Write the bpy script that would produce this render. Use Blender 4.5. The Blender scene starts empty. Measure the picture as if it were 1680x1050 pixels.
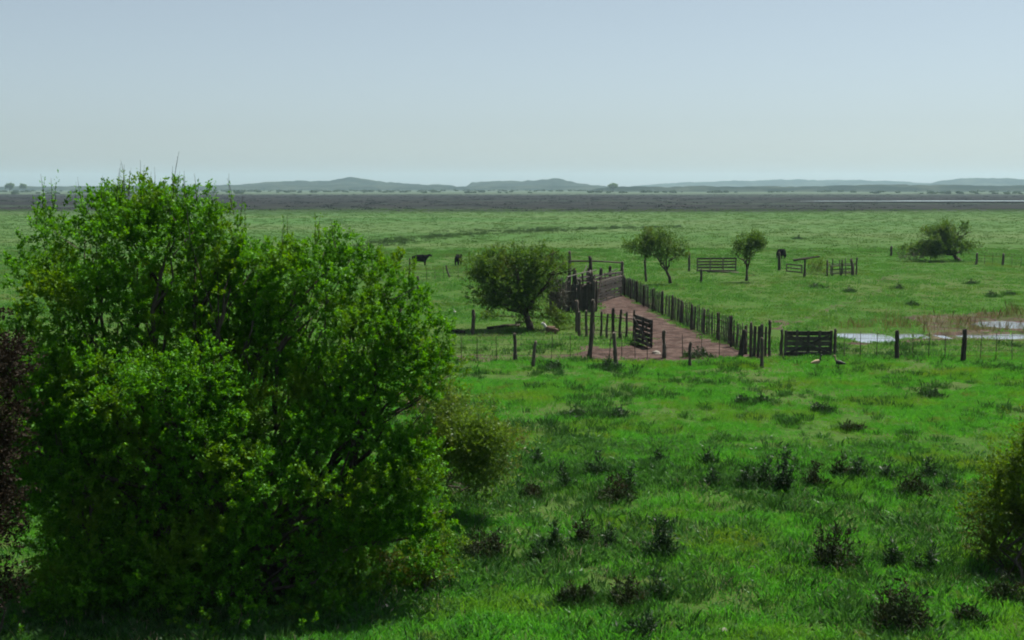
import bpy, math, random
import numpy as np
from mathutils import Vector, Matrix

random.seed(7)
rng = np.random.default_rng(11)
SC = bpy.context.scene
COL = SC.collection

# ------------------------------------------------------------------ camera, sky, sun, exposure
F = 2000.0            # focal length in pixels of the 1680 px wide photograph
CAM_H = 7.5
PITCH = math.atan(218.0 / F)
cam_data = bpy.data.cameras.new('camera')
cam_data.sensor_width = 36.0
cam_data.lens = F / 1680.0 * 36.0
cam_data.clip_start = 0.1
cam_data.clip_end = 30000
cam = bpy.data.objects.new('camera', cam_data)
COL.objects.link(cam)
cam.location = (0, 0, CAM_H)
cam.rotation_euler = (math.pi / 2 - PITCH, 0, 0)
SC.camera = cam

SUN_EL, SUN_AZ = math.radians(64), math.radians(46)     # azimuth clockwise from +Y: behind the scene, to the right
world = bpy.data.worlds.new('World')
SC.world = world
world.use_nodes = True
nt = world.node_tree
sky = nt.nodes.new('ShaderNodeTexSky')
sky.sky_type = 'NISHITA'
sky.sun_disc = False
sky.sun_elevation = SUN_EL
sky.sun_rotation = SUN_AZ
sky.air_density = 0.75
sky.dust_density = 1.0
sky.ozone_density = 0.3
sky.altitude = 0
bg = nt.nodes['Background']
bg.inputs[1].default_value = 0.060
soft = nt.nodes.new('ShaderNodeHueSaturation')          # a dull, hazy sky: less colour all over, a touch cooler
soft.inputs['Saturation'].default_value = 0.50
cool = nt.nodes.new('ShaderNodeMix'); cool.data_type = 'RGBA'; cool.blend_type = 'MULTIPLY'; cool.inputs[0].default_value = 1.0
cool.inputs[7].default_value = (0.92, 1.01, 1.03, 1)
nt.links.new(sky.outputs[0], soft.inputs['Color']); nt.links.new(soft.outputs[0], cool.inputs[6]); nt.links.new(cool.outputs[2], bg.inputs[0])

sun_data = bpy.data.lights.new('sun', 'SUN')
sun_data.energy = 5.0
sun_data.angle = math.radians(0.55)
sun_data.color = (1.0, 0.95, 0.86)
sun = bpy.data.objects.new('sun', sun_data)
COL.objects.link(sun)
sun.location = (30, 40, 60)
sd = Vector((math.sin(SUN_AZ) * math.cos(SUN_EL), math.cos(SUN_AZ) * math.cos(SUN_EL), math.sin(SUN_EL)))
sun.rotation_euler = (-sd).to_track_quat('-Z', 'Y').to_euler()

SC.view_settings.view_transform = 'Standard'
SC.view_settings.look = 'None'
SC.view_settings.gamma = 1.0
SC.view_settings.exposure = 0.8
SC.render.engine = 'CYCLES'
SC.cycles.use_denoising = True
SC.cycles.max_bounces = 5
SC.cycles.diffuse_bounces = 2
SC.cycles.transmission_bounces = 2
SC.cycles.transparent_max_bounces = 4
SC.cycles.volume_bounces = 1
SC.cycles.adaptive_threshold = 0.02
SC.cycles.filter_width = 1.9

# ------------------------------------------------------------------ layout helpers
cp, sp = math.cos(PITCH), math.sin(PITCH)
def ray(px, py):
    cx, cy = (px - 840.0) / F, (525.0 - py) / F
    return Vector((cx, cp + cy * sp, -sp + cy * cp))
def gat(px, py, z=0.0):
    """ground point seen at a photograph position"""
    d = ray(px, py)
    t = (z - CAM_H) / d.z
    return Vector((d.x * t, d.y * t, z))
def dat(px, py, y):
    """point at depth y seen at a photograph position"""
    d = ray(px, py)
    t = y / d.y
    return Vector((d.x * t, y, CAM_H + d.z * t))

def _hash(ix, iy, s):
    n = (ix.astype(np.int64) * 374761393 + iy.astype(np.int64) * 668265263 + s * 1442695041) & 0x7fffffff
    n = ((n ^ (n >> 13)) * 1274126177) & 0x7fffffff
    return ((n ^ (n >> 16)) & 0xffff) / 65535.0
def vnoise(x, y, s=0):
    x = np.asarray(x, float); y = np.asarray(y, float)
    ix, iy = np.floor(x), np.floor(y)
    fx, fy = x - ix, y - iy
    fx = fx * fx * (3 - 2 * fx); fy = fy * fy * (3 - 2 * fy)
    a = _hash(ix, iy, s); b = _hash(ix + 1, iy, s); c = _hash(ix, iy + 1, s); d = _hash(ix + 1, iy + 1, s)
    return (a * (1 - fx) + b * fx) * (1 - fy) + (c * (1 - fx) + d * fx) * fy
def fbm(x, y, s=0, o=3):
    v = 0; a = 0.5; t = 0
    for i in range(o):
        v = v + a * vnoise(x * 2 ** i, y * 2 ** i, s + i); t += a; a *= 0.5
    return v / t

# puddles: (pixel box) -> ellipse on the ground
PUD = []
for (x0, x1, y0, y1) in [(1374, 1474, 543, 561), (1468, 1526, 544, 554), (1598, 1730, 524, 538),
                         (1572, 1740, 545, 556), (1536, 1560, 546, 555)]:
    c = gat((x0 + x1) / 2, (y0 + y1) / 2)
    n, f_ = gat((x0 + x1) / 2, y1), gat((x0 + x1) / 2, y0)
    PUD.append((c.x, (n.y + f_.y) / 2, (x1 - x0) / 2 / F * c.y, (f_.y - n.y) / 2))
WATER_Z = -0.10
def height(x, y):
    x = np.asarray(x, float); y = np.asarray(y, float)
    near = np.clip(1 - (y - 150) / 200, 0, 1)
    h = (fbm(x / 9, y / 9, 3) - 0.5) * 0.22 * near
    h = h + (fbm(x / 1.7, y / 1.7, 5, 2) - 0.5) * 0.16 * np.clip(1 - (y - 30) / 70, 0.25, 1) * near
    h = np.maximum(h, -0.07)
    for cx, cy, rx, ry in PUD:
        q = np.sqrt(((x - cx) / rx) ** 2 + ((y - cy) / ry) ** 2) + (fbm(x / 0.9, y / 1.5, 9, 2) - 0.5) * 0.55
        h = np.where(q < 1.25, h * np.clip((q - 1.0) / 0.25, 0, 1) - 0.16 * np.clip((1.12 - q) / 0.2, 0, 1), h)
    return h
def hz(x, y): return float(height(np.array([x]), np.array([y]))[0])
def gp(px, py):
    p = gat(px, py); p.z = hz(p.x, p.y); return p

def in_poly(x, y, P):
    r = np.zeros(np.shape(x), bool)
    n = len(P)
    for i in range(n):
        x0, y0 = P[i]; x1, y1 = P[(i + 1) % n]
        if y0 == y1: continue
        c = ((y0 > y) != (y1 > y)) & (x < (x1 - x0) * (y - y0) / (y1 - y0) + x0)
        r ^= c
    return r
def gpoly(pts): return [(gat(*p).x, gat(*p).y) for p in pts]
DIRT = [gpoly([(972, 478), (1004, 477), (1024, 485), (1062, 503), (1100, 523), (1140, 543), (1180, 560), (1218, 577), (1282, 581),
               (1284, 588), (1220, 588), (1095, 592), (1030, 590), (960, 588), (940, 576), (960, 570), (1010, 566),
               (1060, 568), (1052, 548), (1030, 530), (985, 510)]),
        gpoly([(1262, 524), (1292, 524), (1290, 540), (1268, 538)]),
        gpoly([(1470, 520), (1620, 512), (1760, 520), (1760, 562), (1620, 560), (1380, 566), (1372, 560), (1500, 556), (1510, 535)]),
        gpoly([(1440, 452), (1490, 452), (1470, 460), (1430, 462)]),
        gpoly([(955, 506), (1040, 508), (1045, 556), (955, 552)])]
DIRT.append(gpoly([(1285, 527), (1300, 524), (1380, 499), (1448, 469), (1456, 473), (1386, 506), (1302, 532)]))
DIRT.append(gpoly([(740, 590), (742, 582), (905, 579), (965, 576), (965, 589), (880, 591)]))
DIRT_W = [1.0, 0.7, 0.62, 0.5, 0.45, 0.5, 0.6]
def dirt(x, y):
    x = np.asarray(x, float); y = np.asarray(y, float)
    jx = x + (fbm(x / 0.9, y / 0.9, 21) - 0.5) * 1.9
    jy = y + (fbm(x / 1.2, y / 1.2, 31) - 0.5) * 2.4
    m = np.zeros(np.shape(x))
    for P, w in zip(DIRT, DIRT_W): m = np.maximum(m, in_poly(jx, jy, P) * w)
    return m

# ------------------------------------------------------------------ object helpers
def tag(o, label, cat, group=None):
    o['label'] = label; o['category'] = cat
    if group: o['group'] = group
    return o
def kind(o, k): o['kind'] = k; return o
def empty(name, loc, rz=0):
    o = bpy.data.objects.new(name, None); COL.objects.link(o)
    o.location = loc; o.rotation_euler = (0, 0, rz); o.empty_display_size = 0.2
    return o
def link(name, me, m, parent=None, loc=None, col=None):
    o = bpy.data.objects.new(name, me); (col or COL).objects.link(o)
    if m is not None and not me.materials: me.materials.append(m)
    if parent is not None: o.parent = parent
    if loc is not None: o.location = loc
    return o
def np_mesh(name, V, Fc, var=None, smooth=False):
    V = np.ascontiguousarray(V, np.float32); Fc = np.ascontiguousarray(Fc, np.int32)
    me = bpy.data.meshes.new(name)
    k = Fc.shape[1]
    me.vertices.add(len(V)); me.vertices.foreach_set('co', V.ravel())
    me.loops.add(Fc.size); me.loops.foreach_set('vertex_index', Fc.ravel())
    me.polygons.add(len(Fc))
    me.polygons.foreach_set('loop_start', np.arange(len(Fc), dtype=np.int32) * k)
    me.polygons.foreach_set('loop_total', np.full(len(Fc), k, np.int32))
    if smooth: me.polygons.foreach_set('use_smooth', np.ones(len(Fc), bool))
    me.update(calc_edges=True)
    if var is not None:
        at = me.attributes.new('var', 'FLOAT', 'POINT'); at.data.foreach_set('value', np.ascontiguousarray(var, np.float32))
    return me
class MB:
    def __init__(s): s.v = []; s.f = []
    def tube(s, pts, rad, n=6, rough=0.0, seed=0, cap=True):
        r = random.Random(seed); base = len(s.v)
        pts = [Vector(p) for p in pts]
        if not hasattr(rad, '__len__'): rad = [rad] * len(pts)
        ref = None
        for i, p in enumerate(pts):
            d = (pts[min(i + 1, len(pts) - 1)] - pts[max(i - 1, 0)]).normalized()
            if ref is None: ref = Vector((1, 0, 0)) if abs(d.x) < 0.8 else Vector((0, 1, 0))
            u = d.cross(ref).normalized(); w = d.cross(u); ref = w.cross(d) if w.cross(d).length > 0.1 else ref
            for k in range(n):
                a = 2 * math.pi * k / n; q = rad[i] * (1 + r.uniform(-rough, rough))
                s.v.append(p + (u * math.cos(a) + w * math.sin(a)) * q)
        for i in range(len(pts) - 1):
            for k in range(n):
                a = base + i * n + k; b = base + i * n + (k + 1) % n
                s.f.append((a, b, b + n, a + n))
        if cap:
            s.f.append(tuple(base + k for k in range(n))[::-1]); t = base + (len(pts) - 1) * n
            s.f.append(tuple(t + k for k in range(n)))
        return s
    def box(s, c, size, M=None):
        b = len(s.v); c = Vector(c)
        for dx in (-.5, .5):
            for dy in (-.5, .5):
                for dz in (-.5, .5):
                    p = Vector((dx * size[0], dy * size[1], dz * size[2]))
                    s.v.append(c + (M @ p if M else p))
        s.f += [tuple(b + i for i in q) for q in ((0, 1, 3, 2), (4, 6, 7, 5), (0, 4, 5, 1), (2, 3, 7, 6), (0, 2, 6, 4), (1, 5, 7, 3))]
        return s
    def mesh(s, name, smooth=False):
        me = bpy.data.meshes.new(name); me.from_pydata([tuple(v) for v in s.v], [], s.f); me.update()
        if smooth:
            for p in me.polygons: p.use_smooth = True
        return me
    def build(s, name, m, parent=None, loc=None, smooth=False): return link(name, s.mesh(name, smooth), m, parent, loc)

# ------------------------------------------------------------------ materials
def new_mat(name):
    m = bpy.data.materials.new(name); m.use_nodes = True
    n = m.node_tree; n.nodes.clear()
    return m, n, n.nodes.new('ShaderNodeOutputMaterial')
def mixc(n, a, b, fac):
    x = n.nodes.new('ShaderNodeMix'); x.data_type = 'RGBA'
    for sck, v in ((x.inputs[6], a), (x.inputs[7], b)):
        if hasattr(v, 'links') or hasattr(v, 'is_linked'): n.links.new(v, sck)
        else: sck.default_value = (*v, 1)
    if hasattr(fac, 'is_linked'): n.links.new(fac, x.inputs[0])
    else: x.inputs[0].default_value = fac
    return x.outputs[2]
def noise(n, scale, vec=None, detail=4, rough=0.55):
    t = n.nodes.new('ShaderNodeTexNoise'); t.inputs['Scale'].default_value = scale
    t.inputs['Detail'].default_value = detail; t.inputs['Roughness'].default_value = rough
    if vec is not None: n.links.new(vec, t.inputs['Vector'])
    return t.outputs['Fac']
def ramp(n, fac, lo, hi):
    r = n.nodes.new('ShaderNodeMapRange'); r.interpolation_type = 'SMOOTHSTEP'
    n.links.new(fac, r.inputs[0]); r.inputs[1].default_value = lo; r.inputs[2].default_value = hi
    return r.outputs[0]
def mathn(n, op, a, b):
    x = n.nodes.new('ShaderNodeMath'); x.operation = op
    for i, v in enumerate((a, b)):
        if hasattr(v, 'is_linked'): n.links.new(v, x.inputs[i])
        else: x.inputs[i].default_value = v
    return x.outputs[0]
def position(n): return n.nodes.new('ShaderNodeNewGeometry').outputs['Position']
def scaled(n, vec, s):
    x = n.nodes.new('ShaderNodeMapping'); n.links.new(vec, x.inputs[0]); x.inputs['Scale'].default_value = s; return x.outputs[0]

def leaf_mat(name, dark, light, trans=0.35, gloss=0.3, rough=0.55, patch=None, patch_scale=0.6, inst=False, patch2=None):
    """leaves or blades: colour varies leaf by leaf (attribute var), by plant and by patch"""
    m, n, out = new_mat(name)
    if inst:
        oi = n.nodes.new('ShaderNodeObjectInfo'); f = oi.outputs['Random']
        at = n.nodes.new('ShaderNodeAttribute'); at.attribute_name = 'var'
        f = mathn(n, 'ADD', mathn(n, 'MULTIPLY', f, 0.55), mathn(n, 'MULTIPLY', at.outputs['Fac'], 0.45))
    else:
        at = n.nodes.new('ShaderNodeAttribute'); at.attribute_name = 'var'; f = at.outputs['Fac']
    c = mixc(n, dark, light, f)
    if patch is not None:
        c = mixc(n, c, patch, ramp(n, noise(n, patch_scale, position(n), 3), 0.48, 0.72))
        if patch2 is not None: c = mixc(n, c, patch2, ramp(n, noise(n, patch_scale * 4.3, position(n), 4, 0.65), 0.52, 0.74))
    p = n.nodes.new('ShaderNodeBsdfPrincipled'); n.links.new(c, p.inputs['Base Color'])
    p.inputs['Roughness'].default_value = rough; p.inputs['Specular IOR Level'].default_value = gloss
    t = n.nodes.new('ShaderNodeBsdfTranslucent')
    hs = n.nodes.new('ShaderNodeHueSaturation'); hs.inputs['Hue'].default_value = 0.485; hs.inputs['Saturation'].default_value = 1.1
    hs.inputs['Value'].default_value = 1.8
    n.links.new(c, hs.inputs['Color']); n.links.new(hs.outputs[0], t.inputs[0])
    mx = n.nodes.new('ShaderNodeMixShader'); mx.inputs[0].default_value = trans
    n.links.new(p.outputs[0], mx.inputs[1]); n.links.new(t.outputs[0], mx.inputs[2])
    n.links.new(mx.outputs[0], out.inputs[0])
    return m
def wood_mat(name, a, b, grain=(14, 14, 1.5)):
    m, n, out = new_mat(name)
    tc = n.nodes.new('ShaderNodeTexCoord')
    v = scaled(n, tc.outputs['Object'], grain)
    f = noise(n, 2.0, v, 5, 0.6)
    oi = n.nodes.new('ShaderNodeObjectInfo')
    f2 = mathn(n, 'ADD', mathn(n, 'MULTIPLY', f, 0.9), mathn(n, 'MULTIPLY', oi.outputs['Random'], 0.35))
    c = mixc(n, a, b, ramp(n, f2, 0.35, 0.95))
    p = n.nodes.new('ShaderNodeBsdfPrincipled'); n.links.new(c, p.inputs['Base Color'])
    p.inputs['Roughness'].default_value = 0.9; p.inputs['Specular IOR Level'].default_value = 0.2
    bp = n.nodes.new('ShaderNodeBump'); bp.inputs['Strength'].default_value = 0.6; bp.inputs['Distance'].default_value = 0.02
    n.links.new(f, bp.inputs['Height']); n.links.new(bp.outputs[0], p.inputs['Normal'])
    n.links.new(p.outputs[0], out.inputs[0]); return m
def plain(name, col, rough=0.8, col2=None, sc=6, metal=0, spec=0.3):
    m, n, out = new_mat(name)
    p = n.nodes.new('ShaderNodeBsdfPrincipled')
    tc = n.nodes.new('ShaderNodeTexCoord')
    c = mixc(n, col, col2 or tuple(min(1, x * 1.5) for x in col), ramp(n, noise(n, sc, tc.outputs['Object']), 0.4, 0.65))
    n.links.new(c, p.inputs['Base Color'])
    p.inputs['Roughness'].default_value = rough; p.inputs['Metallic'].default_value = metal; p.inputs['Specular IOR Level'].default_value = spec
    n.links.new(p.outputs[0], out.inputs[0]); return m

G_DARK, G_LIGHT = (0.034, 0.172, 0.021), (0.094, 0.330, 0.048)
M = {}
M['grass'] = leaf_mat('grass_blades', G_DARK, G_LIGHT, 0.42, 0.2, 0.6, patch=(0.120, 0.215, 0.026), patch_scale=0.22, inst=True, patch2=(0.105, 0.150, 0.034))
M['grass_mid'] = leaf_mat('middle_grass_blades', (0.034, 0.122, 0.022), (0.086, 0.228, 0.048), 0.4, 0.15, 0.7, patch=(0.095, 0.165, 0.036), patch_scale=0.12, inst=True, patch2=(0.095, 0.120, 0.045))
M['grass_far'] = leaf_mat('coarse_grass_blades', (0.040, 0.104, 0.018), (0.064, 0.130, 0.030), 0.3, 0.1, 0.8, patch=(0.075, 0.125, 0.030), patch_scale=0.05, inst=True)
M['weed_low'] = leaf_mat('low_weeds', (0.022, 0.090, 0.014), (0.075, 0.190, 0.045), 0.35, 0.4, 0.5, inst=True)
M['tall_grass'] = leaf_mat('long_grass_blades', (0.010, 0.046, 0.010), (0.040, 0.120, 0.022), 0.3, 0.25, 0.6, inst=True)
M['straw'] = leaf_mat('dry_stems', (0.16, 0.13, 0.07), (0.38, 0.34, 0.24), 0.2, 0.3, 0.6, inst=True)
M['rush'] = leaf_mat('rushes', (0.030, 0.066, 0.020), (0.058, 0.098, 0.032), 0.2, 0.2, 0.7, inst=True)
M['reed'] = leaf_mat('reeds', (0.070, 0.085, 0.025), (0.220, 0.165, 0.075), 0.3, 0.2, 0.7, inst=True)
M['marsh'] = leaf_mat('marsh_reeds', (0.013, 0.016, 0.018), (0.022, 0.023, 0.024), 0.3, 0.1, 0.8, inst=True)
M['bush'] = leaf_mat('bush_leaves', (0.011, 0.060, 0.005), (0.086, 0.285, 0.011), 0.34, 0.18, 0.55, patch=(0.092, 0.190, 0.012), patch_scale=0.8)
M['bush_pale'] = leaf_mat('pale_shrub_leaves', (0.030, 0.080, 0.010), (0.110, 0.200, 0.025), 0.42, 0.3, 0.5, patch=(0.085, 0.085, 0.025))
M['bush_dry'] = leaf_mat('dry_shrub_leaves', (0.012, 0.009, 0.006), (0.030, 0.022, 0.014), 0.12, 0.1, 0.7, patch=(0.035, 0.03, 0.012))
M['bush_brown'] = leaf_mat('brown_green_leaves', (0.018, 0.038, 0.007), (0.100, 0.200, 0.014), 0.40, 0.2, 0.55, patch=(0.062, 0.070, 0.014))
M['tree'] = leaf_mat('tree_leaves', (0.014, 0.046, 0.010), (0.078, 0.160, 0.020), 0.38, 0.2, 0.55, patch=(0.070, 0.110, 0.018), patch_scale=0.7)
M['tree_grey'] = leaf_mat('grey_twigs', (0.030, 0.032, 0.028), (0.075, 0.070, 0.050), 0.15, 0.2, 0.7, patch=(0.03, 0.05, 0.02))
M['thistle'] = leaf_mat('thistle_leaves', (0.006, 0.022, 0.006), (0.022, 0.058, 0.014), 0.2, 0.3, 0.5)
M['thistle_brown'] = leaf_mat('withered_leaves', (0.008, 0.018, 0.006), (0.028, 0.046, 0.014), 0.18, 0.15, 0.7, patch=(0.030, 0.026, 0.012), patch_scale=2.5)
M['bark'] = wood_mat('bark', (0.035, 0.028, 0.022), (0.10, 0.085, 0.07), (6, 6, 2))
M['wood'] = wood_mat('weathered_post', (0.030, 0.025, 0.021), (0.115, 0.098, 0.080))
M['twig'] = wood_mat('bleached_twig', (0.10, 0.085, 0.07), (0.24, 0.21, 0.17))
M['board'] = wood_mat('dark_boards', (0.030, 0.026, 0.024), (0.110, 0.095, 0.082), (4, 4, 4))
M['pale'] = wood_mat('grey_pales', (0.045, 0.046, 0.040), (0.150, 0.145, 0.120))
M['board_grey'] = wood_mat('grey_boards', (0.070, 0.062, 0.050), (0.20, 0.175, 0.14), (4, 4, 4))
M['stem'] = plain('weed_stems', (0.035, 0.04, 0.018), 0.8)
M['wire'] = plain('rusty_wire', (0.045, 0.038, 0.032), 0.9, spec=0.1)
M['cow'] = plain('black_hide', (0.004, 0.004, 0.004), 0.9, (0.007, 0.006, 0.006), 2, spec=0.04)
M['calf'] = plain('brown_and_white_hide', (0.07, 0.042, 0.022), 0.8, (0.11, 0.07, 0.04), 3)
M['white'] = plain('white_coat', (0.42, 0.41, 0.37), 0.8, (0.50, 0.49, 0.46), 5)
M['bird_tan'] = plain('tan_feathers', (0.26, 0.20, 0.13), 0.8, (0.34, 0.27, 0.18), 12)
M['bird_dark'] = plain('dark_feathers', (0.012, 0.012, 0.012), 0.6, (0.02, 0.02, 0.02), 12)
M['stone'] = plain('pale_stone', (0.20, 0.185, 0.16), 0.9, (0.30, 0.28, 0.24), 5)

def ground_mat():
    m, n, out = new_mat('pasture')
    pos = position(n)
    sep = n.nodes.new('ShaderNodeSeparateXYZ'); n.links.new(pos, sep.inputs[0])
    fine = noise(n, 3.0, pos, 6, 0.65)
    mid = noise(n, 0.25, pos, 5, 0.6)
    big = noise(n, 1.0, scaled(n, pos, (0.010, 0.030, 1)), 6, 0.6)
    c = mixc(n, (0.020, 0.062, 0.009), (0.046, 0.112, 0.016), ramp(n, fine, 0.3, 0.7))
    c = mixc(n, c, (0.050, 0.075, 0.018), ramp(n, mid, 0.45, 0.7))
    c = mixc(n, c, (0.060, 0.090, 0.026), ramp(n, big, 0.40, 0.70))
    # beyond the near field the sward turns coarser and duller
    far = ramp(n, sep.outputs[1], 70, 260)
    dull = mixc(n, (0.052, 0.116, 0.036), (0.082, 0.130, 0.052), ramp(n, big, 0.35, 0.7))
    c = mixc(n, c, dull, mathn(n, 'MULTIPLY', far, 0.75))
    # marsh: dark sedge ground from about 380 m on, patchy strips further away
    wob = mathn(n, 'ADD', sep.outputs[1], mathn(n, 'MULTIPLY', noise(n, 1.0, scaled(n, pos, (0.006, 0.02, 1)), 5), 130))
    mm = ramp(n, wob, 395, 490)
    strips = noise(n, 1.0, scaled(n, pos, (0.0022, 0.014, 1)), 6, 0.6)
    mc = mixc(n, (0.008, 0.010, 0.012), (0.020, 0.018, 0.019), ramp(n, noise(n, 0.05, pos, 5), 0.35, 0.65))
    mc = mixc(n, mc, (0.026, 0.040, 0.026), ramp(n, strips, 0.50, 0.66))
    c = mixc(n, c, mc, mm)
    fm = ramp(n, wob, 1150, 1500)
    c = mixc(n, c, (0.055, 0.080, 0.050), fm)
    # bare earth
    at = n.nodes.new('ShaderNodeAttribute'); at.attribute_name = 'dirt'
    d2 = mathn(n, 'ADD', at.outputs['Fac'], mathn(n, 'MULTIPLY', mathn(n, 'SUBTRACT', noise(n, 0.9, pos, 6, 0.65), 0.5), 1.25))
    dm = ramp(n, d2, 0.35, 0.75)
    earth = mixc(n, (0.044, 0.029, 0.025), (0.100, 0.070, 0.060), ramp(n, noise(n, 1.4, pos, 6, 0.65), 0.35, 0.7))
    earth = mixc(n, earth, (0.026, 0.019, 0.015), ramp(n, noise(n, 2.6, pos, 6, 0.7), 0.52, 0.66))      # trodden mud and dung
    earth = mixc(n, earth, (0.135, 0.100, 0.082), ramp(n, noise(n, 0.5, pos, 6, 0.6), 0.55, 0.72))       # dry dusty places
    c = mixc(n, c, earth, dm)
    p = n.nodes.new('ShaderNodeBsdfPrincipled'); n.links.new(c, p.inputs['Base Color'])
    p.inputs['Roughness'].default_value = 1.0; p.inputs['Specular IOR Level'].default_value = 0.05
    bp = n.nodes.new('ShaderNodeBump'); bp.inputs['Strength'].default_value = 0.9; bp.inputs['Distance'].default_value = 0.12
    n.links.new(fine, bp.inputs['Height']); n.links.new(bp.outputs[0], p.inputs['Normal'])
    n.links.new(p.outputs[0], out.inputs[0]); return m
M['ground'] = ground_mat()
def hill_mat():
    m, n, out = new_mat('wooded_dunes'); pos = position(n)
    c = mixc(n, (0.010, 0.020, 0.014), (0.038, 0.050, 0.034), ramp(n, noise(n, 0.012, pos, 6, 0.65), 0.4, 0.65))
    p = n.nodes.new('ShaderNodeBsdfPrincipled'); n.links.new(c, p.inputs['Base Color']); p.inputs['Roughness'].default_value = 1
    p.inputs['Specular IOR Level'].default_value = 0.0
    n.links.new(p.outputs[0], out.inputs[0]); return m
M['hill'] = hill_mat()
def water_mat():
    m, n, out = new_mat('still_water'); pos = position(n)
    p = n.nodes.new('ShaderNodeBsdfPrincipled'); p.inputs['Base Color'].default_value = (0.17, 0.20, 0.23, 1)
    p.inputs['Roughness'].default_value = 0.06; p.inputs['IOR'].default_value = 1.33
    bp = n.nodes.new('ShaderNodeBump'); bp.inputs['Strength'].default_value = 0.12; bp.inputs['Distance'].default_value = 0.02
    n.links.new(noise(n, 5, pos, 3), bp.inputs['Height']); n.links.new(bp.outputs[0], p.inputs['Normal'])
    n.links.new(p.outputs[0], out.inputs[0]); return m
M['water'] = water_mat()

# ------------------------------------------------------------------ ground, water, hills
def axis(dense0, dense1, step, end0, end1, g=1.12):
    a = list(np.arange(dense0, dense1, step)); s = step
    v = dense1
    while v < end1: a.append(v); s *= g; v += s
    a.append(end1)
    s = step; v = dense0; b = []
    while True:
        s *= g; v -= s
        if v < end0: break
        b.append(v)
    b.append(end0)
    return np.array(b[::-1] + a)
XA = axis(-30, 38, 0.33, -6500, 6500)
YA = axis(16, 100, 0.33, -60, 6800, 1.07)
X, Y = np.meshgrid(XA, YA)
Z = height(X, Y)
nx, ny = len(XA), len(YA)
idx = np.arange(nx * ny).reshape(ny, nx)
FC = np.stack([idx[:-1, :-1], idx[:-1, 1:], idx[1:, 1:], idx[1:, :-1]], -1).reshape(-1, 4)
gm = np_mesh('ground', np.stack([X, Y, Z], -1).reshape(-1, 3), FC, smooth=True)
at = gm.attributes.new('dirt', 'FLOAT', 'POINT'); at.data.foreach_set('value', dirt(X, Y).ravel().astype(np.float32))
kind(link('ground', gm, M['ground']), 'structure')

def sheet(name, pts, z, m):
    me = bpy.data.meshes.new(name); me.from_pydata([(p[0], p[1], z) for p in pts], [], [tuple(range(len(pts)))]); me.update()
    return kind(link(name, me, m), 'structure')
def pond_outline(cx, cy, rx, ry, n=40, s=3):
    o = []
    for k in range(n):
        a = 2 * math.pi * k / n; q = 1 + 0.25 * math.sin(3 * a + s) + 0.12 * math.sin(7 * a + 2 * s)
        o.append((cx + rx * q * math.cos(a), cy + ry * q * math.sin(a)))
    return o
for i, (cx, cy, rx, ry) in enumerate(PUD):
    sheet('puddle', [(cx - rx * 1.5, cy - ry * 1.5), (cx + rx * 1.5, cy - ry * 1.5), (cx + rx * 1.5, cy + ry * 1.5), (cx - rx * 1.5, cy + ry * 1.5)],
          WATER_Z - 0.002 * i, M['water'])
a, b = gat(1470, 334), gat(1740, 331)
sheet('lagoon', pond_outline((a.x + b.x) / 2 + 20, 590, 105, 16), 0.9, M['water'])

def ridge(name, prof, D, depth, seed, rough=1.0):
    """a long low hill; prof holds (photo x, photo y) of its crest at distance D"""
    xs = np.linspace(prof[0][0], prof[-1][0], 260)
    ys = np.interp(xs, [p[0] for p in prof], [p[1] for p in prof])
    wx = (xs - 840) / F * D
    top = CAM_H + (307 - ys) / F * D
    top = top + (fbm(wx / 45, wx * 0 + seed, seed) - 0.5) * 5.0 * rough + (fbm(wx / 14, wx * 0 + seed, seed + 4, 2) - 0.5) * 3.0 * rough
    edge = np.clip(np.minimum(xs - xs[0], xs[-1] - xs) / 25, 0, 1); top = np.maximum(top * edge, -0.5)
    V = []; rows = 13
    for j in range(rows):
        t = -1 + 2 * j / (rows - 1); g = np.cos(t * math.pi / 2) ** 1.2
        yy = D + t * depth + (fbm(wx / 60, wx * 0 + j, seed + 9) - 0.5) * depth * 0.2
        zz = top * g - 0.6 + (fbm(wx / 18, wx * 0 + j * 3.1, seed + 2, 2) - 0.5) * 3 * rough * g
        V.append(np.stack([wx * (yy / D) ** 0, yy, zz], -1))
    V = np.concatenate(V); n = len(xs); ii = np.arange(rows * n).reshape(rows, n)
    Fq = np.stack([ii[:-1, :-1], ii[:-1, 1:], ii[1:, 1:], ii[1:, :-1]], -1).reshape(-1, 4)
    return kind(link(name, np_mesh(name, V, Fq), M['hill']), 'structure')
ridge('hill', [(330, 306), (380, 303), (420, 300.5), (445, 297.5), (480, 296.5), (520, 297), (545, 295.5), (562, 292), (577, 289), (594, 292), (620, 297),
               (650, 300.5), (690, 301.5), (730, 303), (768, 305)], 3300, 260, 3)
ridge('hill', [(750, 305), (772, 301), (786, 298), (820, 297.5), (862, 296.5), (888, 294), (915, 292), (928, 296), (946, 301), (985, 303.5), (1015, 306)], 3400, 240, 13)
ridge('hill', [(1015, 306), (1060, 303), (1100, 300), (1140, 298.5), (1200, 297), (1300, 294.5), (1345, 296), (1400, 295.5), (1470, 298), (1520, 301), (1600, 305)], 5200, 500, 23, 1.2)
ridge('hill', [(1500, 305), (1535, 300), (1552, 295.5), (1580, 292.5), (1640, 292), (1680, 296), (1740, 298), (1820, 305)], 4300, 320, 33)
ridge('hill', [(-160, 305.5), (20, 305), (100, 305.5), (200, 304), (300, 304.5), (400, 304.5), (520, 303.5), (640, 304.5), (760, 305.5), (900, 304), (1000, 305)], 2900, 160, 43, 0.7)
ridge('hill', [(960, 306.5), (1060, 306), (1160, 304.5), (1300, 305.5), (1440, 302), (1560, 304), (1700, 303), (1840, 306)], 2100, 120, 53, 0.7)

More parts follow.
